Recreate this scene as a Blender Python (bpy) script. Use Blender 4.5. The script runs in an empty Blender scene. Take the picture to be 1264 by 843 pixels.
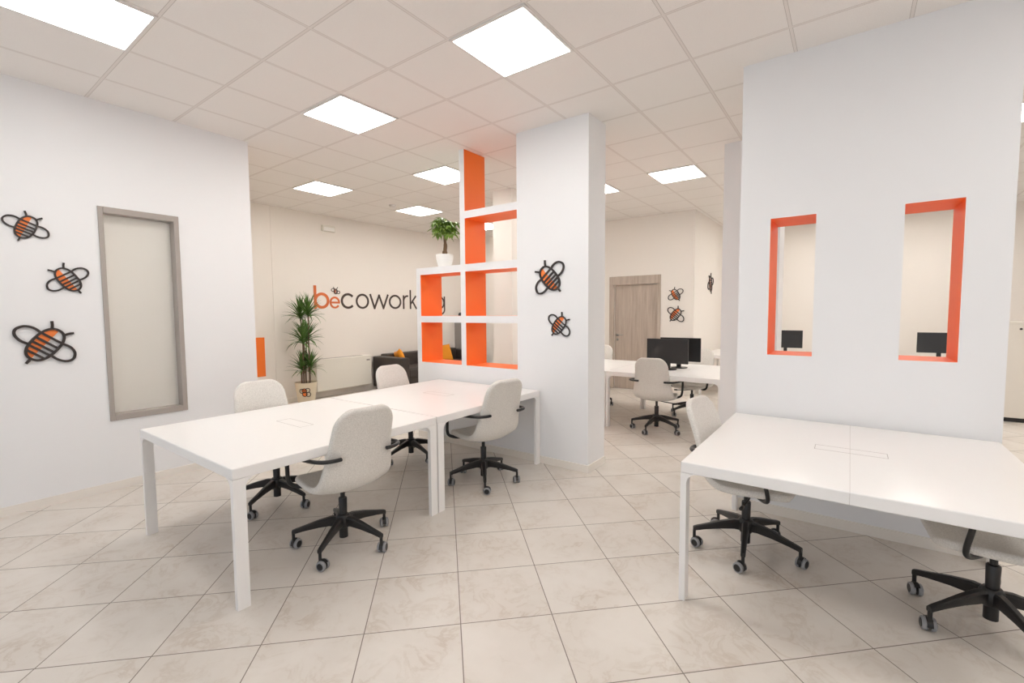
import bpy, bmesh, math, random
from mathutils import Vector, Matrix
PI = math.pi
C = bpy.context.scene.collection
random.seed(7)

# ------------------------------------------------------------------ colour / materials
def lin(c):
    c /= 255.0
    return c / 12.92 if c <= 0.04045 else ((c + 0.055) / 1.055) ** 2.4
def rgb(r, g, b): return (lin(r), lin(g), lin(b), 1)

class N:
    """small node-tree helper"""
    def __init__(self, name):
        self.m = bpy.data.materials.new(name); self.m.use_nodes = True
        self.t = self.m.node_tree; self.b = self.t.nodes['Principled BSDF']
    def new(self, typ, **kw):
        n = self.t.nodes.new(typ)
        for k, v in kw.items(): setattr(n, k, v)
        return n
    def link(self, a, b): self.t.links.new(a, b)
    def math(self, op, a, b=None, c=None):
        n = self.new('ShaderNodeMath', operation=op)
        for i, v in enumerate((a, b, c)):
            if v is None: continue
            if isinstance(v, (int, float)): n.inputs[i].default_value = v
            else: self.link(v, n.inputs[i])
        return n.outputs[0]
    def mix(self, fac, a, b):
        n = self.new('ShaderNodeMix', data_type='RGBA')
        if isinstance(fac, (int, float)): n.inputs[0].default_value = fac
        else: self.link(fac, n.inputs[0])
        for s, v in ((6, a), (7, b)):
            if isinstance(v, tuple): n.inputs[s].default_value = v
            else: self.link(v, n.inputs[s])
        return n.outputs[2]
    def noise(self, vec, scale, detail=4, rough=0.5):
        n = self.new('ShaderNodeTexNoise')
        n.inputs['Scale'].default_value = scale; n.inputs['Detail'].default_value = detail
        n.inputs['Roughness'].default_value = rough
        if vec is not None: self.link(vec, n.inputs['Vector'])
        return n.outputs[0]
    def ramp(self, fac, p0, p1):
        n = self.new('ShaderNodeMapRange'); n.inputs[1].default_value = p0; n.inputs[2].default_value = p1
        self.link(fac, n.inputs[0]); return n.outputs[0]
    def bump(self, h, strength, dist=0.01):
        n = self.new('ShaderNodeBump'); n.inputs['Strength'].default_value = strength
        n.inputs['Distance'].default_value = dist
        self.link(h, n.inputs['Height']); self.link(n.outputs[0], self.b.inputs['Normal'])

def mat(name, col, rough=0.5, metal=0.0, var=0.0, vscale=20, bump=0.0, bscale=200, spec=None):
    n = N(name); n.b.inputs['Roughness'].default_value = rough; n.b.inputs['Metallic'].default_value = metal
    if spec is not None: n.b.inputs['Specular IOR Level'].default_value = spec
    tc = n.new('ShaderNodeTexCoord').outputs['Object']
    f = n.noise(tc, vscale)
    d = tuple(max(0, c * (1 - var)) for c in col[:3]) + (1,)
    n.link(n.mix(f, col, d), n.b.inputs['Base Color'])
    if bump: n.bump(n.noise(tc, bscale, 3), bump, 0.002)
    return n.m

M = {}
M['wall'] = mat('wall_paint', rgb(235, 235, 236), 0.6, var=0.015, vscale=3, bump=0.05, bscale=120)
M['cream'] = mat('cream_wall_paint', rgb(238, 232, 225), 0.6, var=0.015, vscale=3, bump=0.05, bscale=120)
M['orange'] = mat('orange_paint', rgb(252, 124, 40), 0.5, var=0.03, vscale=6)
M['base'] = mat('baseboard_paint', rgb(236, 230, 222), 0.45, var=0.03)
M['table'] = mat('white_laminate', rgb(238, 236, 234), 0.28, var=0.01)
M['seam'] = mat('seam_grey', rgb(178, 172, 168), 0.5, var=0.03)
M['joint'] = mat('joint_line', rgb(205, 200, 196), 0.5, var=0.02)
M['black'] = mat('black_plastic', rgb(30, 28, 28), 0.38, var=0.15)
M['blackmetal'] = mat('black_metal', rgb(34, 32, 32), 0.42, metal=0.2, var=0.15)
M['wheel'] = mat('grey_rubber', rgb(150, 150, 152), 0.5, var=0.1)
M['screen'] = mat('monitor_black', rgb(38, 37, 38), 0.3, var=0.1)
M['art'] = mat('dark_brown_plate', rgb(52, 44, 42), 0.45, var=0.08)
M['orangeart'] = mat('orange_plate', rgb(250, 134, 62), 0.45, var=0.03)
M['letterorange'] = mat('orange_letter', rgb(214, 112, 60), 0.5, var=0.03)
M['letterdark'] = mat('dark_letter', rgb(70, 58, 52), 0.5, var=0.05)
M['alu'] = mat('greige_frame', rgb(168, 160, 153), 0.45, var=0.06, vscale=30)
M['steel'] = mat('brushed_steel', rgb(175, 172, 168), 0.3, metal=0.9, var=0.1)
M['leather'] = mat('dark_brown_leather', rgb(62, 54, 50), 0.45, var=0.15, bump=0.2, bscale=300)
M['pillow'] = mat('orange_cushion', rgb(235, 150, 30), 0.8, var=0.1, bump=0.2, bscale=400)
M['pot'] = mat('cream_pot', rgb(226, 214, 190), 0.45, var=0.03)
M['whitepot'] = mat('white_ceramic', rgb(238, 236, 232), 0.3, var=0.02)
M['soil'] = mat('soil', rgb(60, 45, 35), 0.9, var=0.4, vscale=60)
M['leaf'] = mat('dracaena_leaf', rgb(98, 136, 64), 0.45, var=0.5, vscale=9)
M['leaf2'] = mat('money_tree_leaf', rgb(134, 168, 66), 0.45, var=0.5, vscale=14)
M['stem'] = mat('brown_stem', rgb(128, 104, 88), 0.8, var=0.3, vscale=40)
M['trunk'] = mat('brown_trunk', rgb(120, 92, 66), 0.8, var=0.35, vscale=40)
M['cabinet'] = mat('cabinet_white', rgb(226, 220, 210), 0.45, var=0.02)
M['radiator'] = mat('fan_coil_white', rgb(226, 222, 212), 0.45, var=0.02)
M['dark'] = mat('dark_grey', rgb(55, 52, 52), 0.5, var=0.1)
M['book1'] = mat('book_black', rgb(40, 38, 40), 0.6, var=0.2)
M['book2'] = mat('book_red', rgb(150, 50, 38), 0.6, var=0.2)
M['book3'] = mat('book_white', rgb(215, 208, 200), 0.6, var=0.05)
M['grey'] = mat('grey_panel', rgb(150, 146, 142), 0.5, var=0.04)
M['tbar'] = mat('white_ceiling_metal', rgb(226, 222, 218), 0.5, var=0.02)

# fabric: light grey-beige melange
n = N('melange_fabric'); tc = n.new('ShaderNodeTexCoord').outputs['Object']
f = n.noise(tc, 160, 3, 0.7)
n.link(n.mix(n.ramp(f, 0.3, 0.7), rgb(200, 196, 189), rgb(232, 228, 222)), n.b.inputs['Base Color'])
n.b.inputs['Roughness'].default_value = 0.9; n.b.inputs['Specular IOR Level'].default_value = 0.2
n.b.inputs['Sheen Weight'].default_value = 0.15
n.bump(n.noise(tc, 420, 2), 0.35, 0.002); M['fabric'] = n.m

# wood door
n = N('taupe_wood'); tc = n.new('ShaderNodeTexCoord').outputs['Object']
mp = n.new('ShaderNodeMapping'); mp.inputs['Scale'].default_value = (9, 9, 0.5); n.link(tc, mp.inputs[0])
f = n.noise(mp.outputs[0], 3.0, 6, 0.65)
n.link(n.mix(n.ramp(f, 0.3, 0.7), rgb(168, 153, 140), rgb(196, 182, 169)), n.b.inputs['Base Color'])
n.b.inputs['Roughness'].default_value = 0.5; M['wood'] = n.m

# floor: diagonal 45 cm stone tiles
n = N('floor_tiles'); tc = n.new('ShaderNodeTexCoord').outputs['Object']
mp = n.new('ShaderNodeMapping', vector_type='TEXTURE')
mp.inputs['Location'].default_value = (-1.7825, 1.8766, 0)
mp.inputs['Rotation'].default_value = (0, 0, math.radians(44.778)); n.link(tc, mp.inputs[0])
sx = n.new('ShaderNodeSeparateXYZ'); n.link(mp.outputs[0], sx.inputs[0])
T = 0.45
gu = n.math('DIVIDE', sx.outputs[0], T); gv = n.math('DIVIDE', sx.outputs[1], T)
def edge(g):
    fr = n.math('FRACT', g); return n.math('MINIMUM', fr, n.math('SUBTRACT', 1.0, fr))
e = n.math('MINIMUM', edge(gu), edge(gv))
grout = n.math('LESS_THAN', e, 0.0052)
cell = n.new('ShaderNodeCombineXYZ'); n.link(n.math('FLOOR', gu), cell.inputs[0]); n.link(n.math('FLOOR', gv), cell.inputs[1])
wn = n.new('ShaderNodeTexWhiteNoise', noise_dimensions='3D'); n.link(cell.outputs[0], wn.inputs[0])
off = n.new('ShaderNodeVectorMath', operation='MULTIPLY_ADD'); n.link(wn.outputs['Color'], off.inputs[0])
off.inputs[1].default_value = (13, 17, 5); n.link(mp.outputs[0], off.inputs[2])
big = n.noise(off.outputs[0], 2.6, 6, 0.6)
w = n.new('ShaderNodeTexNoise'); w.inputs['Scale'].default_value = 6; w.inputs['Detail'].default_value = 7
w.inputs['Roughness'].default_value = 0.62; w.inputs['Distortion'].default_value = 0.8; n.link(off.outputs[0], w.inputs['Vector'])
vein = n.math('ABSOLUTE', n.math('SUBTRACT', w.outputs[0], 0.5))
veinf = n.math('SUBTRACT', 1.0, n.ramp(vein, 0.0, 0.045))
veinf = n.math('MULTIPLY', veinf, n.ramp(big, 0.42, 0.68))
base = n.mix(n.ramp(big, 0.3, 0.72), rgb(218, 212, 205), rgb(206, 198, 189))
base = n.mix(n.math('MULTIPLY', veinf, 0.5), base, rgb(178, 160, 142))
base = n.mix(n.math('MULTIPLY', wn.outputs['Value'], 0.16), base, rgb(204, 193, 181))
n.link(n.mix(grout, base, rgb(128, 118, 110)), n.b.inputs['Base Color'])
n.link(n.math('ADD', n.math('MULTIPLY', grout, 0.5), n.math('ADD', 0.3, n.math('MULTIPLY', big, 0.12))), n.b.inputs['Roughness'])
n.bump(n.math('SUBTRACT', 1.0, grout), 0.25, 0.002); M['floor'] = n.m

# ceiling: 60 cm mineral tiles on T-bars
CXO, CYO = 4.55594, -1.05206
n = N('ceiling_tiles'); tc = n.new('ShaderNodeTexCoord').outputs['Object']
sx = n.new('ShaderNodeSeparateXYZ'); n.link(tc, sx.inputs[0])
gu = n.math('DIVIDE', n.math('ADD', sx.outputs[0], CXO), 0.6); gv = n.math('DIVIDE', n.math('ADD', sx.outputs[1], CYO), 0.6)
eu, ev = edge(gu), edge(gv); e = n.math('MINIMUM', eu, ev)
bar = n.math('LESS_THAN', e, 0.018)
line = n.math('MULTIPLY', n.math('GREATER_THAN', e, 0.0145), bar)  # thin shadow lines beside the T-bars, painted into the colour
sp = n.noise(tc, 260, 2, 0.6)
tile = n.mix(n.ramp(sp, 0.25, 0.5), rgb(226, 221, 216), rgb(238, 234, 230))
col = n.mix(bar, tile, rgb(228, 222, 217)); col = n.mix(line, col, rgb(176, 167, 160))
n.link(col, n.b.inputs['Base Color']); n.b.inputs['Roughness'].default_value = 0.85
n.bump(sp, 0.12, 0.003); M['ceiling'] = n.m

# frosted pane
n = N('frosted_glass'); t = n.t
tr = n.new('ShaderNodeBsdfRefraction'); tr.inputs['Color'].default_value = rgb(244, 244, 244); tr.inputs['Roughness'].default_value = .45; tr.inputs['IOR'].default_value = 1.15
df = n.new('ShaderNodeBsdfDiffuse'); df.inputs[0].default_value = rgb(232, 231, 226)
gl = n.new('ShaderNodeBsdfGlossy'); gl.inputs['Roughness'].default_value = 0.25
m1 = n.new('ShaderNodeMixShader'); m1.inputs[0].default_value = 0.5; n.link(tr.outputs[0], m1.inputs[1]); n.link(df.outputs[0], m1.inputs[2])
m2 = n.new('ShaderNodeMixShader'); m2.inputs[0].default_value = 0.06; n.link(m1.outputs[0], m2.inputs[1]); n.link(gl.outputs[0], m2.inputs[2])
n.link(m2.outputs[0], t.nodes['Material Output'].inputs[0]); M['frost'] = n.m
# clear shop window glass
n = N('clear_glass')
tp = n.new('ShaderNodeBsdfTransparent'); gl = n.new('ShaderNodeBsdfGlossy'); gl.inputs['Roughness'].default_value = 0.02
m1 = n.new('ShaderNodeMixShader'); m1.inputs[0].default_value = 0.06; n.link(tp.outputs[0], m1.inputs[1]); n.link(gl.outputs[0], m1.inputs[2])
n.link(m1.outputs[0], n.t.nodes['Material Output'].inputs[0]); M['clear'] = n.m
# led diffuser
PANEL = 20.5
n = N('led_diffuser'); n.b.inputs['Base Color'].default_value = (0.9, 0.9, 0.9, 1)
n.b.inputs['Emission Color'].default_value = (1.0, 0.975, 0.935, 1); n.b.inputs['Emission Strength'].default_value = PANEL
M['led'] = n.m

# ------------------------------------------------------------------ mesh helpers
def link(name, bm, m, parent=None, smooth=False, loc=None):
    me = bpy.data.meshes.new(name); bmesh.ops.recalc_face_normals(bm, faces=bm.faces); bm.to_mesh(me); bm.free()
    for x in (m if isinstance(m, (list, tuple)) else [m]): me.materials.append(x)
    if smooth:
        for p in me.polygons: p.use_smooth = True
    o = bpy.data.objects.new(name, me); C.objects.link(o)
    if parent is not None: o.parent = parent
    if loc is not None: o.location = loc
    return o
def bevel(o, w=0.004, seg=2):
    b = o.modifiers.new('bevel', 'BEVEL'); b.width = w; b.segments = seg; b.limit_method = 'ANGLE'; b.angle_limit = math.radians(40)
    return o
def smooth_by_angle(o, ang=40):
    for p in o.data.polygons: p.use_smooth = True
    o.data.set_sharp_from_angle(angle=math.radians(ang)); return o
def box(bm, x0, x1, y0, y1, z0, z1, mi=0, mx=None):
    vs = [bm.verts.new((x, y, z)) for z in (z0, z1) for y in (y0, y1) for x in (x0, x1)]
    if mx is not None:
        for v in vs: v.co = mx @ v.co
    fs = []
    for i in ((0, 1, 3, 2), (4, 6, 7, 5), (0, 4, 5, 1), (2, 3, 7, 6), (0, 2, 6, 4), (1, 5, 7, 3)):
        f = bm.faces.new([vs[k] for k in i]); f.material_index = mi; fs.append(f)
    return vs
def bxo(name, x0, x1, y0, y1, z0, z1, m, parent=None, bev=0.0):
    bm = bmesh.new(); box(bm, x0, x1, y0, y1, z0, z1); o = link(name, bm, m, parent)
    if bev: bevel(o, bev)
    return o
def lathe(bm, prof, seg=24, c=(0, 0, 0), axis='z', mi=0, cap=True):
    rings = []
    for r, h in prof:
        ring = []
        for k in range(seg):
            a = 2 * PI * k / seg
            p = (r * math.cos(a), r * math.sin(a), h) if axis == 'z' else ((h, r * math.cos(a), r * math.sin(a)) if axis == 'x' else (r * math.cos(a), h, r * math.sin(a)))
            ring.append(bm.verts.new((p[0] + c[0], p[1] + c[1], p[2] + c[2])))
        rings.append(ring)
    for a, b in zip(rings, rings[1:]):
        for k in range(seg):
            f = bm.faces.new((a[k], a[(k + 1) % seg], b[(k + 1) % seg], b[k])); f.material_index = mi
    if cap:
        for r in (rings[0], rings[-1]):
            f = bm.faces.new(r); f.material_index = mi
def tube(bm, pts, r, seg=10, flat=1.0, mi=0):
    """swept tube; r may be a list; flat squashes it along the second normal"""
    pts = [Vector(p) for p in pts]; rings = []
    rr = r if isinstance(r, (list, tuple)) else [r] * len(pts)
    up = Vector((0, 0, 1)); prevn = None
    for i, p in enumerate(pts):
        d = (pts[min(i + 1, len(pts) - 1)] - pts[max(i - 1, 0)]).normalized()
        if prevn is None:
            s = d.cross(up)
            if s.length < 0.05: s = d.cross(Vector((1, 0, 0)))
            s.normalize()
        else:
            s = (prevn - d * prevn.dot(d)).normalized()
        prevn = s; q = d.cross(s).normalized()
        rings.append([bm.verts.new(p + s * rr[i] * math.cos(2 * PI * k / seg) + q * rr[i] * flat * math.sin(2 * PI * k / seg)) for k in range(seg)])
    for a, b in zip(rings, rings[1:]):
        for k in range(seg):
            bm.faces.new((a[k], a[(k + 1) % seg], b[(k + 1) % seg], b[k])).material_index = mi
    for e_ in (rings[0], rings[-1]): bm.faces.new(e_).material_index = mi
def smooth_path(pts, sub=5):
    """Catmull-Rom"""
    P = [Vector(p) for p in pts]; out = []
    for i in range(len(P) - 1):
        p0, p1, p2, p3 = P[max(i - 1, 0)], P[i], P[i + 1], P[min(i + 2, len(P) - 1)]
        for k in range(sub):
            t = k / sub
            out.append(0.5 * ((2 * p1) + (p2 - p0) * t + (2 * p0 - 5 * p1 + 4 * p2 - p3) * t * t + (3 * p1 - p0 - 3 * p2 + p3) * t ** 3))
    return out + [P[-1]]
def ribbon(bm, pts, w, z0, z1, closed=False, rnd=False):
    """flat bar of width w along a 2-D polyline (local x, y), thick from z0 to z1"""
    P = [Vector((p[0], p[1])) for p in pts]; n_ = len(P); L, R = [], []
    for i, p in enumerate(P):
        a = P[(i - 1) % n_] if (closed or i > 0) else p; b = P[(i + 1) % n_] if (closed or i < n_ - 1) else p
        d = (b - a).normalized(); nn = Vector((-d.y, d.x)); L.append(p + nn * w / 2); R.append(p - nn * w / 2)
    loop = [(bm.verts.new((l.x, l.y, z0)), bm.verts.new((l.x, l.y, z1)), bm.verts.new((r.x, r.y, z1)), bm.verts.new((r.x, r.y, z0))) for l, r in zip(L, R)]
    for i in range(n_ if closed else n_ - 1):
        a, b = loop[i], loop[(i + 1) % n_]
        for k in range(4): bm.faces.new((a[k], a[(k + 1) % 4], b[(k + 1) % 4], b[k]))
    if not closed:
        bm.faces.new(loop[0]); bm.faces.new(loop[-1][::-1])
def prism(bm, pts, z0, z1):
    a = [bm.verts.new((p[0], p[1], z0)) for p in pts]; b = [bm.verts.new((p[0], p[1], z1)) for p in pts]
    bm.faces.new(a[::-1]); bm.faces.new(b)
    for i in range(len(a)): bm.faces.new((a[i], a[(i + 1) % len(a)], b[(i + 1) % len(a)], b[i]))

def thing(name, label, cat, loc=(0, 0, 0), rz=0.0, group=None):
    o = bpy.data.objects.new(name, None); C.objects.link(o); o.empty_display_size = 0.1
    o.location = loc; o.rotation_euler = (0, 0, rz); return tag(o, label, cat, group)
def tag(o, label, cat, group=None):
    o['label'] = label; o['category'] = cat
    if group: o['group'] = group
    return o
def struct(o, label=None):
    o['kind'] = 'structure'
    if label: o['label'] = label
    return o
def copy_tree(o, parent=None):
    c = o.copy(); C.objects.link(c)
    if parent is not None: c.parent = parent
    for ch in list(o.children): copy_tree(ch, c)
    return c
def grid_wall(bm, us, zs, filled, t0, t1, axis, reveal=lambda i, j, di, dj: 0):
    """slab made of cells (us x zs), thick t0..t1; axis 'x': slab lies in the yz plane, 'y': in the xz plane"""
    def P(u, t, z): return (t, u, z) if axis == 'x' else (u, t, z)
    cache = {}
    def V(u, t, z):
        k = (round(u, 5), round(t, 5), round(z, 5))
        if k not in cache: cache[k] = bm.verts.new(P(u, t, z))
        return cache[k]
    nu, nz = len(us) - 1, len(zs) - 1
    F = lambda i, j: 0 <= i < nu and 0 <= j < nz and filled(i, j)
    for i in range(nu):
        for j in range(nz):
            if not F(i, j): continue
            u0, u1, z0, z1 = us[i], us[i + 1], zs[j], zs[j + 1]
            for t in (t0, t1): bm.faces.new((V(u0, t, z0), V(u1, t, z0), V(u1, t, z1), V(u0, t, z1)))
            for di, dj, (a, b) in ((-1, 0, ((u0, z0), (u0, z1))), (1, 0, ((u1, z0), (u1, z1))), (0, -1, ((u0, z0), (u1, z0))), (0, 1, ((u0, z1), (u1, z1)))):
                if not F(i + di, j + dj):
                    f = bm.faces.new((V(a[0], t0, a[1]), V(b[0], t0, b[1]), V(b[0], t1, b[1]), V(a[0], t1, a[1])))
                    f.material_index = reveal(i, j, di, dj)

# ------------------------------------------------------------------ the setting
H = 3.265
X0, X1, Y0, Y1 = -7.65, 4.2, -3.2, 11.2
bm = bmesh.new(); box(bm, X0 - .3, X1 + .2, Y0 - .2, Y1 + .2, -0.12, 0.0); struct(link('floor', bm, M['floor']), 'beige stone floor tiles laid diagonally')
bm = bmesh.new(); box(bm, X0 - .3, X1 + .2, Y0 - .2, Y1 + .2, H, H + .12); struct(link('ceiling', bm, M['ceiling']), 'white suspended ceiling of square mineral tiles')

LW = -5.05
bm = bmesh.new(); grid_wall(bm, [Y0, 1.10, 1.622, 2.295], [0, .615, 2.385, H], lambda i, j: not (i == 1 and j == 1), LW - .14, LW, 'x')
struct(link('wall_left', bm, M['wall']))
struct(bxo('wall_office', X0 - .06, LW - .14, 2.17, 2.295, 0, H, M['cream']))
bm = bmesh.new(); box(bm, X0 - .2, X0, 3.78, Y1, 0, H); box(bm, X0 - .2, X0 - .008, Y0, 3.78, 0, H)
struct(link('wall_lettering', bm, M['cream']))
bm = bmesh.new(); grid_wall(bm, [X0, -3.715, -2.86, -2.22], [0, 2.015, H], lambda i, j: not (i == 1 and j == 0), 8.42, 8.58, 'y')
struct(link('wall_door', bm, M['cream']))
struct(bxo('wall_corner', -2.36, -2.22, 8.58, Y1, 0, H, M['cream']))
struct(bxo('wall_back', -2.36, X1, Y1, Y1 + .15, 0, H, M['cream']))
struct(bxo('wall_right', X1, X1 + .15, Y0, Y1, 0, H, M['wall']))
# shop front behind the camera
ws = [X0, -7.3, -5.4, -4.9, -2.3, -2.1, 0.4, 0.6, 3.1, X1]
bm = bmesh.new(); grid_wall(bm, ws, [0, .12, 2.75, H], lambda i, j: not (j == 1 and i in (3, 5, 7)), Y0 - .15, Y0, 'y')
struct(link('wall_front', bm, M['wall']))
for k, (a, b) in enumerate(((-4.9, -2.3), (-2.1, .4), (.6, 3.1))):
    bm = bmesh.new()
    for r in ((a, a + .06, .12, 2.75), (b - .06, b, .12, 2.75), (a, b, .12, .18), (a, b, 2.69, 2.75)): box(bm, r[0], r[1], Y0 - .1, Y0 - .04, r[2], r[3])
    fr = struct(link('window_%d' % (k + 2), bm, M['alu']))
    bxo('pane', a + .05, b - .05, Y0 - .075, Y0 - .065, .17, 2.70, M['clear'], fr)
# columns
struct(bxo('wall_column', -2.72, -1.925, 3.79, 4.14, 0, H, M['wall']))
struct(bxo('wall_pier_right', -1.13, -0.595, 5.37, 5.75, 0, H, M['wall']))
struct(bxo('wall_pier_left', -4.27, -3.93, 5.35, 5.75, 0, H, M['cream']))
# partition with the two slots
bm = bmesh.new()
grid_wall(bm, [-.68, -.48, -.207, .255, .527, .732], [0, 1.177, 2.152, H], lambda i, j: not (j == 1 and i in (1, 3)), 3.79, 4.2, 'y',
          lambda i, j, di, dj: 1 if (0 <= i + di < 5 and 0 <= j + dj < 3) else 0)
struct(link('wall_partition', bm, [M['wall'], M['orange']]), 'white partition with two tall orange-lined openings')
# baseboards
def bb(name, x0, x1, y0, y1): struct(bxo(name, x0, x1, y0, y1, 0, .07, M['base']))
bb('baseboard_left', LW, LW + .012, Y0, 2.307)
bm = bmesh.new(); box(bm, -2.72, -1.913, 3.778, 3.79, 0, .07); box(bm, -1.925, -1.913, 3.79, 4.14, 0, .07); struct(link('baseboard_column', bm, M['base']))
bb('baseboard_partition', -.692, .744, 3.778, 3.79)
bb('baseboard_lettering', X0, X0 + .012, 3.78, 8.42)
bm = bmesh.new(); box(bm, X0, -3.81, 8.408, 8.42, 0, .07); box(bm, -2.80, -2.22, 8.408, 8.42, 0, .07); struct(link('baseboard_door', bm, M['base']))
bb('baseboard_back', -1.3, X1, Y1 - .012, Y1)

# interior frosted window
bm = bmesh.new()
for r in ((1.078, 1.113, .597, 2.403), (1.609, 1.648, .597, 2.403), (1.113, 1.609, .597, .648), (1.113, 1.609, 2.352, 2.403)):
    box(bm, LW - .16, LW + .012, r[0], r[1], r[2], r[3])
win = struct(link('window_1', bm, M['alu']), 'tall narrow frosted window with a grey-beige frame'); bevel(win, .003)
bxo('pane', LW - .105, LW - .095, 1.11, 1.612, .645, 2.355, M['frost'], win)

# door
bm = bmesh.new()
for r in ((-3.81, -3.715, 0, 2.015), (-2.86, -2.805, 0, 2.015), (-3.81, -2.805, 2.015, 2.175)): box(bm, r[0], r[1], 8.395, 8.43, r[2], r[3])
dr = struct(link('door_1', bm, M['wood']), 'taupe wood door with a wide frame in the back wall'); bevel(dr, .006)
bxo('door_leaf', -3.712, -2.863, 8.455, 8.5, .004, 2.012, M['wood'], dr, .003)
bm = bmesh.new(); tube(bm, [(-3.655, 8.455, 1.05), (-3.655, 8.405, 1.05)], .011); tube(bm, [(-3.655, 8.41, 1.05), (-3.53, 8.41, 1.05)], .010)
lathe(bm, [(.026, 8.445), (.026, 8.455)], 16, (-3.655, 0, 1.05), 'y'); lathe(bm, [(.022, 8.446), (.022, 8.455)], 16, (-3.655, 0, .96), 'y')
link('door_handle', bm, M['steel'], dr, True)

# orange rectangle on the lettering wall
tag(bxo('orange_wall_panel', X0 - .02, X0 + .004, 3.35, 3.61, .49, 1.125, M['orange']), 'narrow upright orange rectangle on the cream wall beyond the frosted window', 'wall panel')

# ------------------------------------------------------------------ orange shelf divider
div = thing('shelf_divider', 'white open shelf divider with orange-lined cubbies beside the column', 'shelf', (-3.465, 3.965, 0))
def D(o): o.matrix_parent_inverse = Matrix.Translation((3.465, -3.965, 0)); return o
D(bxo('plinth', -4.21, -2.72, 3.79, 4.14, 0, .90, M['wall'], div))
bm = bmesh.new()
us = [-4.21, -4.137, -3.492, -3.42, -2.72]; zs = [.90, .915, 1.388, 1.463, 1.95, 2.03, 2.525, 2.603, H]
def fill(i, j):
    if i == 2: return True
    if j in (0, 2, 4): return True
    if i == 0: return j <= 4
    if i == 3: return j == 6
    return False
grid_wall(bm, us, zs, fill, 3.79, 4.14, 'y', lambda i, j, di, dj: 1 if (i + di in (1, 3) and 0 <= j + dj < 8 and (i + di == 3 or j + dj <= 4)) else 0)
for f in bm.faces:                                   # front edges white
    pass
D(link('shelf_grid', bm, [M['wall'], M['orange']], div))
bxo_bb = D(bxo('baseboard', -4.21, -2.72, 3.778, 3.79, 0, .07, M['base'], div)); bxo_bb['label'] = 'beige baseboard'

# ------------------------------------------------------------------ tables
def make_table(w=1.4, d=1.4, flap='x'):
    t = thing('conference_table', '', 'table')
    hw, hd, h, ap, r = w / 2 - .003, d / 2 - .003, .73, .058, .05
    bm = bmesh.new()
    box(bm, -hw, hw, -hd, hd, h - ap, h)
    top = bevel(link('tabletop', bm, M['table'], t), .006, 3)
    fl = bmesh.new()
    # flap outline, long along x
    for r_ in ((-.16, .16, -.05, -.0475), (-.16, .16, .0475, .05), (-.16, -.1575, -.05, .05), (.1575, .16, -.05, .05)): box(fl, r_[0], r_[1], r_[2], r_[3], h - .001, h + .0006)
    c = link('cable_flap', fl, M['seam'], t)
    for sx_ in (-1, 1):
        for sy in (-1, 1):
            bm = bmesh.new()
            tx, ty = .03, .062
            xo, yo = sx_ * hw, sy * hd
            x0, x1 = sorted((xo, xo - sx_ * tx)); y0, y1 = sorted((yo, yo - sy * ty))
            box(bm, x0, x1, y0, y1, 0, h - ap)
            # rounded corner gussets along both aprons
            def gusset(fn):
                K = 8; pts = [(0, 0)] + [(r - r * math.sin(a), -(r - r * math.cos(a))) for a in [PI / 2 * k / K for k in range(K + 1)]]
                a = [bm.verts.new(fn(p, 0)) for p in pts]; b = [bm.verts.new(fn(p, 1)) for p in pts]
                bm.faces.new(a); bm.faces.new(b[::-1])
                for i in range(len(a)): bm.faces.new((a[i], b[i], b[(i + 1) % len(a)], a[(i + 1) % len(a)]))
            gusset(lambda p, s: (xo - sx_ * (tx + p[0]), yo - sy * (.0 if s == 0 else .03), h - ap + p[1]))
            gusset(lambda p, s: (xo - sx_ * (.0 if s == 0 else .028), yo - sy * (ty + p[0]), h - ap + p[1]))
            bevel(link('leg', bm, M['table'], t), .004, 2)
    return t
tab = make_table()
TABLES = [
    (-3.135, 1.665, 'white table nearest the frosted window, joined end to end with another'),
    (-3.135, 3.072, 'white table ending against the white shelf divider'),
    (0.022, 3.06, 'big white table standing against the partition with two orange slots'),
    (-1.84, 6.2, 'white table in the back room carrying two back-to-back black monitors'),
    (-3.245, 6.2, 'white back-room table partly hidden by the column, in front of the door'),
    (-1.45, 9.25, 'white table by the far wall seen through the left orange slot'),
    (0.72, 9.25, 'white table by the far wall seen through the right orange slot'),
]
for k, (x, y, lab) in enumerate(TABLES):
    o = tab if k == 0 else copy_tree(tab)
    o.location = (x, y, 0); o['label'] = lab; o['group'] = 'white work tables'
    if k == 2: o3 = o

# the hairline joint across the partition table
sm = bxo('joint_line', -.0009, .0009, -.695, .695, .7288, .7303, M['joint'], o3); bx = bxo('joint_line', -.0009, .0009, -.6972, -.695, .674, .726, M['joint'], o3)

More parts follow.
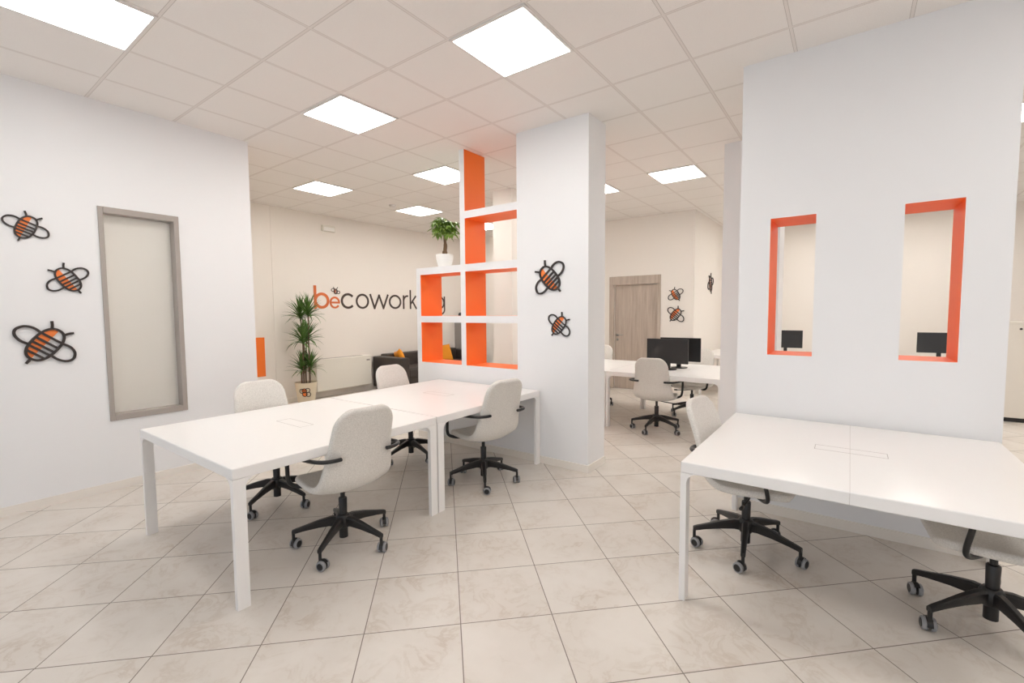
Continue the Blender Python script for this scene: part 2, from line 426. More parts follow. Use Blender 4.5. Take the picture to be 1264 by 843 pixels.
# ------------------------------------------------------------------ chairs
def interp(tab_, s):
    for (a, va), (b, vb) in zip(tab_, tab_[1:]):
        if s <= b:
            t = (s - a) / (b - a); return va + (vb - va) * t
    return tab_[-1][1]
def shell_bm():
    prof = smooth_path([(.250, 0, .436), (.20, 0, .452), (.10, 0, .447), (0, 0, .436), (-.09, 0, .432), (-.150, 0, .447), (-.193, 0, .497), (-.213, 0, .575), (-.232, 0, .67), (-.262, 0, .79), (-.297, 0, .90), (-.316, 0, .952)], 4)
    Ls = [0]
    for a, b in zip(prof, prof[1:]): Ls.append(Ls[-1] + (b - a).length)
    tot = Ls[-1]; K = 56; NT = 26
    S = [tot * (0.8 * (0.5 - 0.5 * math.cos(PI * k / K)) + 0.2 * k / K) for k in range(K + 1)]
    def at(s):
        for i in range(len(prof) - 1):
            if s <= Ls[i + 1] + 1e-9:
                t = (s - Ls[i]) / (Ls[i + 1] - Ls[i]); return prof[i].lerp(prof[i + 1], t)
        return prof[-1].copy()
    wtab = smooth_path([(0, .212, 0), (.12, .232, 0), (.3, .250, 0), (.42, .250, 0), (.55, .236, 0), (.66, .217, 0), (.8, .203, 0), (1, .190, 0)], 6)
    wt = [(p.x, p.y) for p in wtab]
    bm = bmesh.new(); top, bot = [], []
    TH = .042; RND = .022
    for s in S:
        p = at(s); d = (at(min(s + .012, tot)) - at(max(s - .012, 0))).normalized(); nrm = Vector((-d.z, 0, d.x))
        if nrm.z < 0 or (p.z > .5 and nrm.x < 0): nrm = -nrm
        f = s / tot; w = interp(wt, f); rc0, rc1 = .10, .125
        if s < rc0: w -= .10 * (1 - math.sqrt(max(0, 1 - ((rc0 - s) / rc0) ** 2)))
        if tot - s < rc1: w -= .115 * (1 - math.sqrt(max(0, 1 - ((rc1 - (tot - s)) / rc1) ** 2)))
        lift = interp([(0, .010), (.25, .030), (.42, .044), (.6, .032), (1, .020)], f)
        ra, rb = [], []
        for k in range(NT + 1):
            t = math.sin(PI / 2 * (-1 + 2 * k / NT)); t = .75 * t + .25 * (-1 + 2 * k / NT)
            dd = min(w * (1 - abs(t)), s, tot - s); q = max(0, 1 - dd / RND)
            h = TH / 2 * math.sqrt(max(0, 1 - q * q))
            c = p + Vector((0, w * t, 0)) + nrm * lift * abs(w * t / .25) ** 2.2
            edge_ = k in (0, NT) or s in (S[0], S[-1])
            va = bm.verts.new(c + nrm * (h - TH / 2)); ra.append(va); rb.append(va if edge_ else bm.verts.new(c - nrm * (h + TH / 2)))
        top.append(ra); bot.append(rb)
    for R_ in (top, bot):
        for a, b in zip(R_, R_[1:]):
            for k in range(NT):
                bm.faces.new((a[k], a[k + 1], b[k + 1], b[k]))
    return bm
def make_chair():
    t = thing('swivel_chair', '', 'chair')
    sh = link('seat_shell', shell_bm(), M['fabric'], t, True)
    for s in (-1, 1):
        bm = bmesh.new()
        pts = smooth_path([(-.284, .150 * s, .655), (-.283, .190 * s, .655), (-.262, .245 * s, .656), (-.20, .281 * s, .655), (-.06, .287 * s, .643), (.06, .287 * s, .638), (.112, .286 * s, .632), (.136, .284 * s, .602), (.147, .280 * s, .54), (.158, .272 * s, .465), (.152, .255 * s, .430), (.125, .215 * s, .414), (.085, .165 * s, .410)], 5)
        tube(bm, pts, .0135, 10, .85); link('armrest', bm, M['black'], t, True)
    bm = bmesh.new(); box(bm, -.05, .06, -.045, .045, .378, .404); bevel(link('seat_plate', bm, M['blackmetal'], t), .008)
    bm = bmesh.new(); tube(bm, [(.03, 0, .375), (.04, -.10, .360), (.04, -.20, .352)], .006, 8); tube(bm, [(.04, -.20, .352), (.04, -.245, .350)], .010, 8); link('lever', bm, M['black'], t, True)
    bm = bmesh.new(); lathe(bm, [(.0145, .30), (.0145, .395)], 20); lathe(bm, [(.0245, .17), (.0265, .305), (.024, .31)], 20); lathe(bm, [(.027, .05), (.027, .12)], 20)
    smooth_by_angle(link('gas_lift', bm, M['black'], t))
    bm = bmesh.new(); lathe(bm, [(.034, .115), (.048, .135), (.046, .185), (.034, .20)], 24); smooth_by_angle(link('hub', bm, M['black'], t))
    for k in range(5):
        a = 2 * PI * k / 5
        mx = Matrix.Rotation(a, 4, 'Z')
        bm = bmesh.new()
        secs = [(.03, .021, .128, .190), (.07, .020, .134, .192), (.15, .017, .128, .174), (.24, .0145, .114, .146), (.292, .0135, .103, .131), (.310, .0125, .098, .124)]
        rings = []
        for x, hw, z0, z1 in secs:
            cz = hw * .5
            ring = [(x, -hw * .8, z0), (x, hw * .8, z0), (x, hw, z0 + cz), (x, hw, z1 - cz), (x, hw * .6, z1), (x, -hw * .6, z1), (x, -hw, z1 - cz), (x, -hw, z0 + cz)]
            rings.append([bm.verts.new(mx @ Vector(p)) for p in ring])
        for r0, r1 in zip(rings, rings[1:]):
            for q in range(8): bm.faces.new((r0[q], r0[(q + 1) % 8], r1[(q + 1) % 8], r1[q]))
        bm.faces.new(rings[0]); bm.faces.new(rings[-1])
        lg = smooth_by_angle(link('leg', bm, M['black'], t), 35)
        bm = bmesh.new(); c = mx @ Vector((.303, 0, 0))
        # twin wheel caster, trailing sideways
        ca = a + PI / 2 + [0.35, -0.5, 0.8, 2.6, -0.2][k]
        cm = Matrix.Translation(c) @ Matrix.Rotation(ca, 4, 'Z')
        b2 = bmesh.new()
        for s in (-1, 1):
            y_in, y_out = .006 * s, .026 * s
            lathe(b2, [(.0285, y_in), (.030, y_in + .004 * s), (.030, y_out - .004 * s), (.0275, y_out)], 22, (.018, 0, .030), 'y', 1, False)
            lathe(b2, [(.0275, y_out), (.021, y_out + .001 * s)], 22, (.018, 0, .030), 'y', 1, False)
            lathe(b2, [(.021, y_out + .001 * s), (.019, y_out + .003 * s), (.004, y_out + .0035 * s)], 22, (.018, 0, .030), 'y', 0, True)
            lathe(b2, [(.004, y_in), (.0285, y_in)], 22, (.018, 0, .030), 'y', 0, False)
        lathe(b2, [(.0095, .055), (.0095, .105)], 14, (0, 0, 0), 'z', 0)
        box(b2, -.004, .024, -.006, .006, .022, .066, 0)
        hood = []
        for ang in [math.radians(q) for q in range(35, 186, 15)]: hood.append((.018 + .034 * math.cos(ang), .030 + .034 * math.sin(ang)))
        for (p, q) in zip(hood, hood[1:]):
            f = b2.faces.new([b2.verts.new((p[0], -.012, p[1])), b2.verts.new((p[0], .012, p[1])), b2.verts.new((q[0], .012, q[1])), b2.verts.new((q[0], -.012, q[1]))])
        for v in b2.verts: v.co = cm @ v.co
        bm.free(); smooth_by_angle(link('caster', b2, [M['black'], M['wheel']], lg), 40)
    return t
chair = make_chair()
# hub x, y, facing angle, base angle, label
CH = [
    (-2.612, 1.685, 175, 13, 'light grey swivel chair seen from behind, nearest us, left of the double table leg'),
    (-2.588, 3.075, 169, 24, 'light grey swivel chair seen from behind at the table end by the column'),
    (-3.64, 1.77, -6, 10, 'light grey swivel chair behind the table nearest the frosted window, below the orange rectangle'),
    (-3.637, 3.155, 0, 61.5, 'light grey swivel chair behind the table, in front of the dark sofa'),
    (-0.486, 3.115, -7, 61, 'light grey swivel chair at the left end of the partition table, back towards the opening'),
    (0.573, 2.984, 184, 4, 'light grey swivel chair tucked under the right end of the partition table'),
    (-1.930, 5.684, 95, 49, 'light grey swivel chair seen from behind in front of the back-room monitors'),
    (-1.80, 6.80, 262, 20, 'light grey swivel chair facing us from behind the back-to-back monitors'),
    (-3.33, 6.75, 268, 5, 'pale swivel chair half hidden by the column, in front of the wooden door'),
]
for k, (x, y, a, ba, lab) in enumerate(CH):
    o = chair if k == 0 else copy_tree(chair)
    o.location = (x, y, 0); o.rotation_euler = (0, 0, math.radians(a)); o['label'] = lab; o['group'] = 'grey swivel chairs'
    for ch in o.children:
        if k == 4 and ch.name.split('.')[0] in ('seat_shell', 'armrest', 'seat_plate'):      # this one is reclined
            R_ = Matrix.Rotation(math.radians(-3), 3, 'Y'); pv = Vector((0, 0, .40))
            ch.rotation_euler = (0, math.radians(-3), 0); ch.location = pv - R_ @ pv + Vector((.03, 0, 0))
        if ch.name.split('.')[0] in ('leg', 'hub'): ch.rotation_euler = (0, 0, math.radians(ba - a))

# ------------------------------------------------------------------ bees
def bee(loc, size, ang, face, label):
    """cut-out bee; local x = right, local y = towards its head; mounted on a wall whose outward normal is face"""
    t = thing('bee_cutout', label, 'wall art', loc, 0, 'bee wall cut-outs')
    nrm = Vector(face); zz = Vector((0, 0, 1)); hx = zz.cross(nrm).normalized()        # horizontal right as seen from the room
    a = math.radians(ang); yl = hx * math.cos(a) + zz * math.sin(a); xl = yl.cross(nrm).normalized()
    t.rotation_mode = 'QUATERNION'; t.rotation_quaternion = Matrix((xl, yl, nrm)).transposed().to_quaternion()
    L = size; w = .066 * L; th = min(.012, .05 * L); z0, z1 = .004, .004 + th
    S = lambda pts: [(p[0] * L, p[1] * L) for p in pts]
    def sup(t_, k=1.0):
        c, s = math.cos(t_), math.sin(t_); e = 2 / 2.35
        return (.292 * k * math.copysign(abs(c) ** e, c), .5 * k * math.copysign(abs(s) ** e, s))
    body = [sup(2 * PI * k / 56) for k in range(56)]
    bm = bmesh.new(); half = [(0.0, .49)] + [sup(PI / 2 + PI * k / 28, .98) for k in range(1, 28)] + [(0.0, -.49)]
    prism(bm, S(half), .001, z0 + .002); link('orange_fill', bm, M['orangeart'], t)
    bm = bmesh.new(); ribbon(bm, S(body), w, z0, z1, True); link('body_outline', bm, M['art'], t)
    for v in (.225, .06, -.08, -.205, -.345):
        bm = bmesh.new(); hw = .292 * (1 - min(1, abs(v) / .5) ** 2.35) ** (1 / 2.35)
        ribbon(bm, S([(-hw, v), (hw, v)]), w * .95, z0, z1 - .0006); link('stripe', bm, M['art'], t)
    wing = [(.29, .225), (.42, .245), (.54, .23), (.66, .165), (.725, .06), (.735, -.02), (.70, -.10), (.62, -.165), (.51, -.2), (.40, -.205), (.295, -.19)]
    for s in (-1, 1):
        bm = bmesh.new(); ribbon(bm, [(p.x, p.y) for p in smooth_path([(s * x * L, y * L, 0) for x, y in wing], 3)], w, z0, z1 - .0003); link('wing', bm, M['art'], t)
        bm = bmesh.new(); ribbon(bm, [(p.x, p.y) for p in smooth_path([(s * .165 * L, .46 * L, 0), (s * .215 * L, .54 * L, 0), (s * .295 * L, .63 * L, 0)], 4)], w, z0, z1 - .0003); link('antenna', bm, M['art'], t)
    bm = bmesh.new(); ribbon(bm, S([(0, -.49), (0, -.67)]), w, z0, z1 - .0003); link('stinger', bm, M['art'], t)
    return t
bee((LW, .66, 2.167), .175, 66, (1, 0, 0), 'topmost of the three bees left of the frosted window')
bee((LW, .874, 1.784), .192, 123.7, (1, 0, 0), 'middle bee left of the frosted window, head pointing up and left')
bee((LW, .719, 1.274), .268, 51.2, (1, 0, 0), 'largest and lowest bee left of the frosted window')
bee((-2.33, 3.79, 1.822), .262, 132.5, (0, -1, 0), 'larger upper bee on the white column')
bee((-2.229, 3.79, 1.371), .188, 50.9, (0, -1, 0), 'smaller lower bee on the white column')
bee((-2.537, 8.42, 1.80), .20, 122, (0, -1, 0), 'upper bee on the back wall right of the wooden door')
bee((-2.532, 8.42, 1.44), .235, 50.2, (0, -1, 0), 'lower bee on the back wall right of the wooden door')
bee((-2.22, 9.55, 2.03), .30, 110, (1, 0, 0), 'bee seen edge-on on the side wall of the back room')
bee((-.765, 5.37, 1.73), .20, 60, (0, -1, 0), 'bee barely seen at the left edge of the left orange slot')

# ------------------------------------------------------------------ lettering
sg = thing('wall_lettering_sign', 'becoworking lettering on the cream wall above the dark sofa, be in orange', 'sign', (X0, 6.1, 1.74))
sg.rotation_mode = 'QUATERNION'; sg.rotation_quaternion = Matrix(((0, 1, 0), (0, 0, 1), (1, 0, 0))).transposed().to_quaternion()
def arc(cx, cz, rx, rz, a0, a1, k=28): return [(cx + rx * math.cos(math.radians(a0 + (a1 - a0) * i / k)), cz + rz * math.sin(math.radians(a0 + (a1 - a0) * i / k))) for i in range(k + 1)]
def letter(strokes, w, m, mark=None):
    bm = bmesh.new()
    for i, s in enumerate(strokes):
        closed = s[0] == 'c'; pts = [(y - 6.1, z - 1.74) for y, z in s[1]]
        ribbon(bm, pts, w, .001, .0075 - .0005 * i, closed)
    return link('letter', bm, m, sg)
zb, xh = 1.592, 1.885                       # baseline, x-height top
def ring(y0, y1, w, z0=zb, z1=xh): return ('c', arc((y0 + y1) / 2, (z0 + z1) / 2, (y1 - y0 - w) / 2, (z1 - z0 - w) / 2, 0, 360, 40)[:-1])
lo, ld = M['letterorange'], M['letterdark']
o = letter([('o', [(4.513, zb), (4.513, 2.005)]), ring(4.49, 4.787, .05, zb, 1.882)], .05, lo); o['label'] = 'orange letter b'
cy_, cz_ = 4.897, 1.706
o = letter([('o', arc(cy_, cz_, .088, .092, 0, 325)), ('o', [(cy_ - .09, cz_), (cy_ + .105, cz_)])], .034, lo); o['label'] = 'small orange letter e'
letter([('o', arc(5.175, 1.739, .132, .126, 42, 318))], .042, ld)
letter([ring(5.343, 5.642, .038)], .038, ld)
letter([('o', [(5.672, 1.885), (5.778, zb)]), ('o', [(5.766, zb), (5.894, 1.875)]), ('o', [(5.884, 1.875), (5.996, zb)]), ('o', [(5.984, zb), (6.110, 1.885)])], .038, ld)
letter([ring(6.13, 6.45, .038)], .038, ld)
letter([('o', [(6.515, zb), (6.515, 1.88)]), ('o', arc(6.62, 1.755, .105, .112, 180, 78, 12))], .036, ld)
letter([('o', [(6.703, zb), (6.703, 2.0)]), ('o', [(6.71, 1.70), (6.86, 1.876)]), ('o', [(6.755, 1.765), (6.875, zb)])], .036, ld)
letter([('o', [(6.965, zb), (6.965, 1.88)]), ('o', [(6.965, 1.94), (6.965, 1.985)])], .038, ld)
letter([('o', [(7.07, zb), (7.07, 1.88)]), ('o', arc(7.19, 1.765, .12, .102, 180, 0, 18) + [(7.31, zb)])], .036, ld)
letter([ring(7.44, 7.735, .036), ('o', [(7.735, 1.885), (7.735, 1.585)] + arc(7.60, 1.585, .135, .112, 0, -150, 18))], .036, ld)
# little bee over the e
bm = bmesh.new(); ribbon(bm, [(p[0] - 6.1, p[1] - 1.74) for p in arc(4.92, 1.91, .032, .042, 0, 360, 24)[:-1]], .018, .001, .007, True)
for sgn in (-1, 1): ribbon(bm, [(p[0] - 6.1, p[1] - 1.74) for p in arc(4.92 + sgn * .055, 1.915 - sgn * .02, .03, .026, 0, 360, 18)[:-1]], .012, .001, .0065, True)
for sgn in (-1, 1): ribbon(bm, [(4.92 + sgn * .02 - 6.1, 1.95 - 1.74), (4.92 + sgn * .045 - 6.1, 1.99 - 1.74)], .012, .001, .006)
for dv in (-.02, 0, .02): ribbon(bm, [(4.895 - 6.1, 1.91 + dv - 1.74), (4.945 - 6.1, 1.91 + dv - 1.74)], .010, .001, .0055)
be = link('bee_mark', bm, ld, sg)
bm = bmesh.new(); prism(bm, [(p[0] - 6.1, p[1] - 1.74) for p in arc(4.92, 1.91, .03, .04, 90, 270, 14)], .0005, .004); link('orange_fill', bm, lo, be)

# ------------------------------------------------------------------ ceiling lights
def panel_bm():
    bm = bmesh.new(); a = .297
    for r in ((-a, a, -a, -a + .018), (-a, a, a - .018, a), (-a, -a + .018, -a + .018, a - .018), (a - .018, a, -a + .018, a - .018)): box(bm, r[0], r[1], r[2], r[3], -.012, -.0005)
    return bm
LT = [
    (1, -1, 'ceiling light panel cut by the top left corner of the view'),
    (1, 2, 'ceiling light panel above the near white table'),
    (4, 2, 'large ceiling light panel in front of the column'),
    (-3, 4, 'ceiling light panel over the potted dracaena'),
    (0, 5, 'ceiling light panel behind the top of the orange post'),
    (-3, 7, 'ceiling light panel over the small tree on the shelf, far back'),
    (-3, 10, 'ceiling light panel glimpsed through the upper cubby'),
    (2, 8, 'ceiling light panel cut by the right edge of the column'),
    (4, 8, 'ceiling light panel over the monitors in the back room'),
    (9, 8, 'ceiling light panel at the far right edge beyond the partition'),
    (7, -1, None), (10, 2, None), (10, -1, None), (-3, -1, None), (-3, 1, None), (-2, 0, None), (-3, -3, None), (6, 14, None), (9, 14, None), (7, 11, None), (8, 12, None), (12, 5, None), (12, 8, None),  # unseen panels, added to brighten partition, office and back room
]
proto = None
for k, (v, u, lab) in enumerate(LT):
    if v == -3 and u == 10: u = 9.75; 
    if v == -3 and u == 9.75: loc = ((-2.5) * .6 - CXO, 10.5 * .6 - CYO, H)
    else: loc = ((v + .5) * .6 - CXO, (u + .5) * .6 - CYO, H)
    if loc[1] > 8.3 and loc[0] < -2.4: continue
    if proto is None:
        t = thing('ceiling_light', '', 'ceiling light'); link('frame', panel_bm(), M['tbar'], t)
        bm = bmesh.new(); box(bm, -.279, .279, -.279, .279, -.009, -.002); link('diffuser', bm, M['led'], t); proto = t
    else: t = copy_tree(proto)
    t.location = loc; t['label'] = lab or 'unseen square ceiling light panel added to brighten the rooms'; t['group'] = 'ceiling light panels'

# smoke detector, emergency light
bm = bmesh.new(); lathe(bm, [(.055, H - .001), (.055, H - .012), (.045, H - .030), (.02, H - .036)], 24, (-6.08, 4.99, 0))
tag(smooth_by_angle(link('smoke_detector', bm, M['tbar'])), 'round white smoke detector on the ceiling over the sofa', 'smoke detector')
t = thing('emergency_light', 'small white emergency light high on the cream wall above the lettering', 'emergency light', (X0, 4.8, 3.03))
bevel(bxo('housing', 0, .05, -.125, .125, -.055, .055, M['radiator'], t), .008)
bxo('lens', .05, .056, -.105, .105, -.045, .02, M['whitepot'], t, .003)

# ------------------------------------------------------------------ fan coil, sofa, pillows
t = thing('fan_coil_unit', 'low white fan coil heater on the cream wall between plant and sofa', 'heater', (X0, 5.0, 0))
bevel(bxo('housing', .005, .20, -.62, .52, .135, .70, M['radiator'], t), .012)
bm = bmesh.new()
for k in range(5): box(bm, .05 + k * .025, .06 + k * .025, -.56, .36, .698, .703)
link('top_grille', bm, M['seam'], t)
bxo('control_panel', .198, .203, .41, .48, .60, .63, M['grey'], t)

sf = thing('sofa', 'dark brown leather sofa along the cream wall under the lettering', 'sofa', (X0 + .5, 6.85, 0))
def cush(name, x0, x1, y0, y1, z0, z1, bev=.035):
    o = bxo(name, x0, x1, y0, y1, z0, z1, M['leather'], sf); b = bevel(o, bev, 4); smooth_by_angle(o, 50); return o
cush('base', -.42, .36, -1.0, 1.0, .06, .26, .02)
cush('arm', -.44, .42, -1.2, -1.0, .06, .655, .02); cush('arm', -.44, .42, 1.0, 1.2, .06, .655, .02)
cush('backrest', -.46, -.24, -1.0, 1.0, .26, .69, .03)
cush('seat_cushion', -.24, .40, -.995, -.005, .26, .44); cush('seat_cushion', -.24, .40, .005, .995, .26, .44)
bm = bmesh.new()
for a in (-.38, .36):
    for b in (-1.12, 1.12): box(bm, a - .03, a + .03, b - .03, b + .03, 0, .06)
link('feet', bm, M['black'], sf)
def pillow(loc, rot, size, label):
    bm = bmesh.new(); K = 14; top, bot = [], []
    for i in range(K + 1):
        for j in range(K + 1):
            u, v = -1 + 2 * i / K, -1 + 2 * j / K
            pin = 1 - .10 * (1 - abs(u) ** 2) * abs(v) ** 3; pin2 = 1 - .10 * (1 - abs(v) ** 2) * abs(u) ** 3
            h = .30 * ((1 - u ** 4) * (1 - v ** 4)) ** .55
            for L_, s in ((top, 1), (bot, -1)): L_.append(bm.verts.new((u * pin2 * size / 2, v * pin * size / 2, s * (h + .01) * size / 2)))
    for L_ in (top, bot):
        for i in range(K):
            for j in range(K): bm.faces.new((L_[i * (K + 1) + j], L_[(i + 1) * (K + 1) + j], L_[(i + 1) * (K + 1) + j + 1], L_[i * (K + 1) + j + 1]))
    rim = [i * (K + 1) for i in range(K)] + [K * (K + 1) + j for j in range(K)] + [(K - i) * (K + 1) + K for i in range(K)] + [K - j for j in range(K)]
    for a, b in zip(rim, rim[1:] + rim[:1]): bm.faces.new((top[a], top[b], bot[b], bot[a]))
    o = link('throw_pillow', bm, M['pillow'], None, True); o.location = loc; o.rotation_euler = rot
    return tag(o, label, 'pillow', 'orange throw pillows')
pillow((X0 + .46, 6.02, .585), (math.radians(72), math.radians(14), math.radians(155)), .40, 'orange pillow lying against the near arm of the dark sofa')
pillow((X0 + .40, 7.30, .61), (0, math.radians(68), math.radians(-8)), .42, 'orange pillow upright on the dark sofa, seen through the lower left cubby')

# bookcase behind the sofa corner
bc = thing('bookcase', 'grey bookcase with folders beyond the sofa, seen through the lower left cubby', 'bookcase', (X0, 8.18, 0))
bm = bmesh.new()
box(bm, 0, .22, -.11, -.09, 0, 1.40); box(bm, 0, .22, .20, .22, 0, 1.40); box(bm, 0, .02, -.09, .20, 0, 1.40)
link('carcass', bm, M['grey'], bc)
for z in (.02, .45, .9, 1.38): bxo('shelf', .02, .22, -.09, .20, z, z + .02, M['grey'], bc)
for z, cols in ((.47, '1131'), (.92, '1312')):
    y = 8.10
    for q, c in enumerate(cols):
        th = .05; o = bxo('folder', X0 + .03, X0 + .19, y, y + th, z, z + .31, M['book' + c], None, .003); y += th + .006
        tag(o, {'1': 'black', '2': 'red', '3': 'white'}[c] + ' folder standing in the corner bookcase', 'folder', 'folders in the corner bookcase')
bm = bmesh.new(); lathe(bm, [(.03, 0), (.05, .03), (.052, .07), (.035, .10), (.012, .11)], 18); o = link('ornament', bm, M['dark'], None, True); o.location = (X0 + .11, 8.16, 1.40)
tag(o, 'small dark ornament on top of the corner bookcase', 'ornament')

# ------------------------------------------------------------------ plants
dp = thing('potted_dracaena', 'tall three-tiered dracaena in a cream pot with a bee emblem', 'plant', (-7.24, 4.06, 0))
bm = bmesh.new(); lathe(bm, [(.118, 0), (.125, .01), (.172, .36), (.176, .375), (.162, .375), (.155, .33)], 32); pot = smooth_by_angle(link('pot', bm, M['pot'], dp))
bm = bmesh.new(); lathe(bm, [(.154, .332), (.02, .338)], 24); link('soil', bm, M['soil'], dp)
# emblem: three small rings on the side that faces the room
bm = bmesh.new(); b3 = bmesh.new()
va = math.radians(-38)
for q, (du, dz) in enumerate(((-.045, .245), (.045, .255), (.0, .19), (.055, .185), (-.005, .25))):
    pts = []
    for i in range(16):
        an = 2 * PI * i / 16; u = du + .035 * math.cos(an); z = dz + .035 * math.sin(an); rr = .125 + (z - .01) / .35 * .047 + .004
        pts.append((rr * math.cos(va + u / rr), rr * math.sin(va + u / rr), z))
    tube(bm, pts + pts[:2], .0055, 6)
    if q in (2, 4):
        cpt = Vector((0, 0, 0))
        vs = [b3.verts.new(Vector(p)) for p in pts]; b3.faces.new(vs)
em = link('bee_emblem', bm, M['art'], pot, True); link('orange_fill', b3, M['orangeart'], em)
heads = [((-.03, .02), (-.05, -.03), 1.46), ((.05, .04), (.05, .05), 1.50), ((.03, -.05), (.06, -.06), 1.06), ((-.05, .03), (-.05, .07), 1.10), ((.0, .07), (.04, .06), .62), ((-.02, -.06), (-.01, -.05), .60)]
def blade(bm, base, direc, length, width, droop, nseg=7):
    d = Vector(direc).normalized(); side = d.cross(Vector((0, 0, 1)))
    if side.length < .1: side = Vector((1, 0, 0))
    side.normalize(); p = Vector(base); prev = None; step = length / nseg
    for i in range(nseg + 1):
        f = i / nseg; w = width * (0.35 + .65 * math.sin(PI * min(1, .25 + f * .55))) * (1 - f ** 3) + .0006
        up = side.cross(d).normalized()
        cur = (bm.verts.new(p - side * w / 2 + up * w * .18), bm.verts.new(p), bm.verts.new(p + side * w / 2 + up * w * .18))
        if prev:
            bm.faces.new((prev[0], prev[1], cur[1], cur[0])); bm.faces.new((prev[1], prev[2], cur[2], cur[1]))
        prev = cur; p = p + d * step; d = (d + Vector((0, 0, -droop * step * (0.6 + 1.6 * f)))).normalized()
for (b0, b1, z) in heads:
    bm = bmesh.new(); tube(bm, smooth_path([(b0[0], b0[1], .33), (b0[0] * .8 + b1[0] * .2, b0[1] * .8 + b1[1] * .2, .33 + (z - .33) * .5), (b1[0], b1[1], z)], 5), [.013] * 6 + [.011] * 5, 8)
    link('stem', bm, M['stem'], dp, True)
    bm = bmesh.new(); NB = 58
    for i in range(NB):
        az = i * 2.39996 + random.uniform(-.3, .3); q = i / NB
        el = math.radians(8 + 74 * q + random.uniform(-9, 9)); zz = z - .05 + .10 * q
        dirv = (math.cos(az) * math.cos(el), math.sin(az) * math.cos(el), math.sin(el))
        blade(bm, (b1[0], b1[1], zz), dirv, random.uniform(.27, .37) * (1 if z > 1 else .85), random.uniform(.022, .033), random.uniform(.9, 2.2) if i > 5 else 4.5)
    link('foliage', bm, M['leaf'], dp, True)

mp_ = thing('potted_money_tree', 'small leafy tree in a white pot on top of the shelf divider', 'plant', (-3.87, 3.93, 2.03))
bm = bmesh.new(); lathe(bm, [(.062, 0), (.075, .006), (.10, .10), (.102, .145), (.098, .152), (.088, .15), (.085, .125)], 28); smooth_by_angle(link('pot', bm, M['whitepot'], mp_))
bm = bmesh.new(); lathe(bm, [(.086, .126), (.01, .13)], 20); link('soil', bm, M['soil'], mp_)
bm = bmesh.new()
tube(bm, smooth_path([(0, 0, .12), (.004, 0, .17), (.012, .004, .25), (.008, .0, .33), (.012, .0, .40)], 5), [.036] * 3 + [.03] * 4 + [.022] * 5 + [.017] * 9, 10)
link('trunk', bm, M['trunk'], mp_, True)
bm = bmesh.new(); bt = bmesh.new()
def leaflet(bm, base, d, length, width):
    d = Vector(d).normalized(); side = d.cross(Vector((0, 0, 1)))
    if side.length < .1: side = Vector((1, 0, 0))
    side.normalize(); p = Vector(base); prev = None
    for i in range(7):
        f = i / 6; w = width * math.sin(PI * (f ** .8) * .97 + .03) + .001
        up = side.cross(d).normalized()
        cur = (bm.verts.new(p - side * w / 2 + up * w * .15), bm.verts.new(p), bm.verts.new(p + side * w / 2 + up * w * .15))
        if prev:
            bm.faces.new((prev[0], prev[1], cur[1], cur[0])); bm.faces.new((prev[1], prev[2], cur[2], cur[1]))
        prev = cur; p = p + d * length / 6; d = (d + Vector((0, 0, -.10))).normalized()
for k in range(48):
    az = k * 2.39996; el = math.radians(random.uniform(-28, 80)); R_ = random.uniform(.07, .17)
    tip = Vector((math.cos(az) * math.cos(el) * R_ + .01, math.sin(az) * math.cos(el) * R_, .43 + math.sin(el) * R_ * .95))
    tube(bt, smooth_path([(.01, 0, .36), (.01 + (tip.x - .01) * .4, tip.y * .4, .36 + (tip.z - .36) * .7), tuple(tip)], 3), .0028, 5)
    for q in range(6):
        a2 = 2 * PI * q / 6 + az; d = Vector((math.cos(a2) * .8 + math.cos(az) * .45, math.sin(a2) * .8 + math.sin(az) * .45, random.uniform(-.75, .0)))
        leaflet(bm, tip, d, random.uniform(.07, .115), random.uniform(.024, .034))
link('leaf_stalks', bt, M['leaf2'], mp_, True); link('foliage', bm, M['leaf2'], mp_, True)

# ------------------------------------------------------------------ monitors
def monitor(loc, rz, label, arm=False):
    t = thing('computer_monitor', label, 'monitor', loc, rz, 'black desktop monitors')
    # faces local -y
    bevel(bxo('housing', -.27, .27, -.008, .022, .085, .405, M['black'], t), .005)
    bxo('screen', -.262, .262, -.0095, -.0075, .095, .397, M['screen'], t)
    bm = bmesh.new(); box(bm, -.10, .10, .022, .045, .16, .33); bevel(link('rear_cover', bm, M['dark'], t), .01)
    bm = bmesh.new(); box(bm, -.028, .028, .045, .075, .012, .27); bevel(link('stand_neck', bm, M['black'], t), .005)
    bm = bmesh.new(); lathe(bm, [(.11, 0), (.11, .007), (.03, .014)], 28, (0, .05, 0))
    smooth_by_angle(link('stand_base', bm, M['black'], t))
    return t
monitor((-1.925, 6.05, .7315), 0, 'front monitor of the back-to-back pair on the back-room table, screen towards us')
monitor((-1.862, 6.42, .7315), PI, 'rear monitor of the back-to-back pair, its back towards us')
monitor((-.95, 9.78, .7315), 0, 'black monitor seen through the left orange slot')
monitor((1.14, 9.72, .7315), 0, 'black monitor seen through the right orange slot')

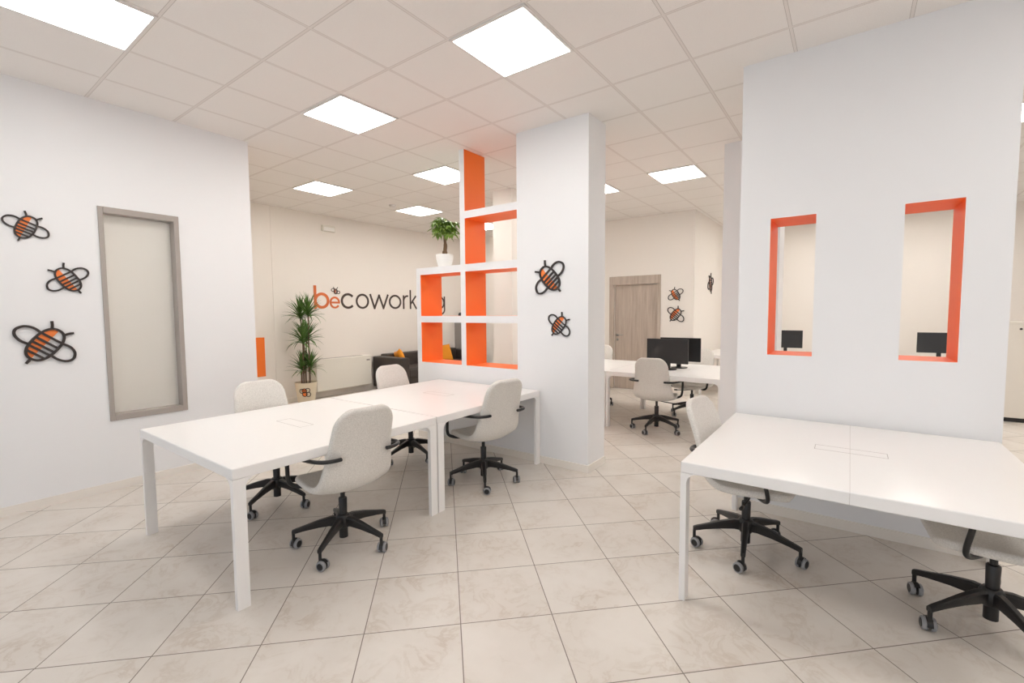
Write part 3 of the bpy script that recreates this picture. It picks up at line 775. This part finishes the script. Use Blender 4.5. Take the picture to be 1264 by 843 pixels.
# ------------------------------------------------------------------ cabinet
cb = thing('storage_cabinet', 'cream storage cabinet by the right edge past the partition', 'cabinet', (2.3, 9.0, 0))
bxo('plinth', -.72, .72, -.22, .22, 0, .055, M['black'], cb)
bevel(bxo('body', -.75, .75, -.23, .25, .055, 1.30, M['cabinet'], cb), .003)
for s in (-1, 1):
    d = bxo('door', min(.003 * s, .747 * s), max(.003 * s, .747 * s), -.25, -.23, .06, 1.30, M['cabinet'], cb, .002)
    bm = bmesh.new(); lathe(bm, [(.014, -.258), (.014, -.25)], 14, (-.50 if s < 0 else .06, 0, 1.235), 'y'); link('lock', bm, M['black'], d)
bevel(bxo('worktop', -.76, .76, -.26, .255, 1.30, 1.33, M['cabinet'], cb), .003)

# ------------------------------------------------------------------ light, camera, view
w = bpy.data.worlds.new('World'); bpy.context.scene.world = w; w.use_nodes = True
bg = w.node_tree.nodes['Background']; bg.inputs[0].default_value = (0.82, 0.90, 1.0, 1); bg.inputs[1].default_value = 2.0
for k, (a, b) in enumerate(((-4.9, -2.3), (-2.1, .4), (.6, 3.1))):
    l = bpy.data.lights.new('daylight_portal', 'AREA'); l.shape = 'RECTANGLE'; l.size = b - a; l.size_y = 2.63
    l.cycles.is_portal = True
    o = bpy.data.objects.new('daylight_portal', l); C.objects.link(o); o.location = ((a + b) / 2, Y0 - .16, 1.435); o.rotation_euler = (PI / 2, 0, 0)

yaw, pitch, roll = 0.634630128, -0.062373408, -0.00725613993
fwd = Vector((-math.sin(yaw) * math.cos(pitch), math.cos(yaw) * math.cos(pitch), math.sin(pitch)))
rt = Vector((math.cos(yaw), math.sin(yaw), 0)); up = rt.cross(fwd)
r2 = rt * math.cos(roll) + up * math.sin(roll); u2 = -rt * math.sin(roll) + up * math.cos(roll)
cam = bpy.data.cameras.new('camera'); co = bpy.data.objects.new('camera', cam); C.objects.link(co)
cam.sensor_width = 36; cam.sensor_fit = 'HORIZONTAL'; cam.lens = 566.66 / 1264 * 36; cam.clip_start = .02
m4 = Matrix((r2, u2, -fwd)).transposed().to_4x4(); m4.translation = Vector((0, 0, 1.4937)); co.matrix_world = m4
sc = bpy.context.scene; sc.camera = co
sc.view_settings.view_transform = 'Standard'; sc.view_settings.look = 'None'; sc.view_settings.gamma = 1
sc.view_settings.use_curve_mapping = False; sc.view_settings.exposure = -0.27
sc.cycles.use_denoising = True; sc.cycles.max_bounces = 10; sc.cycles.diffuse_bounces = 7; sc.cycles.sample_clamp_indirect = 8
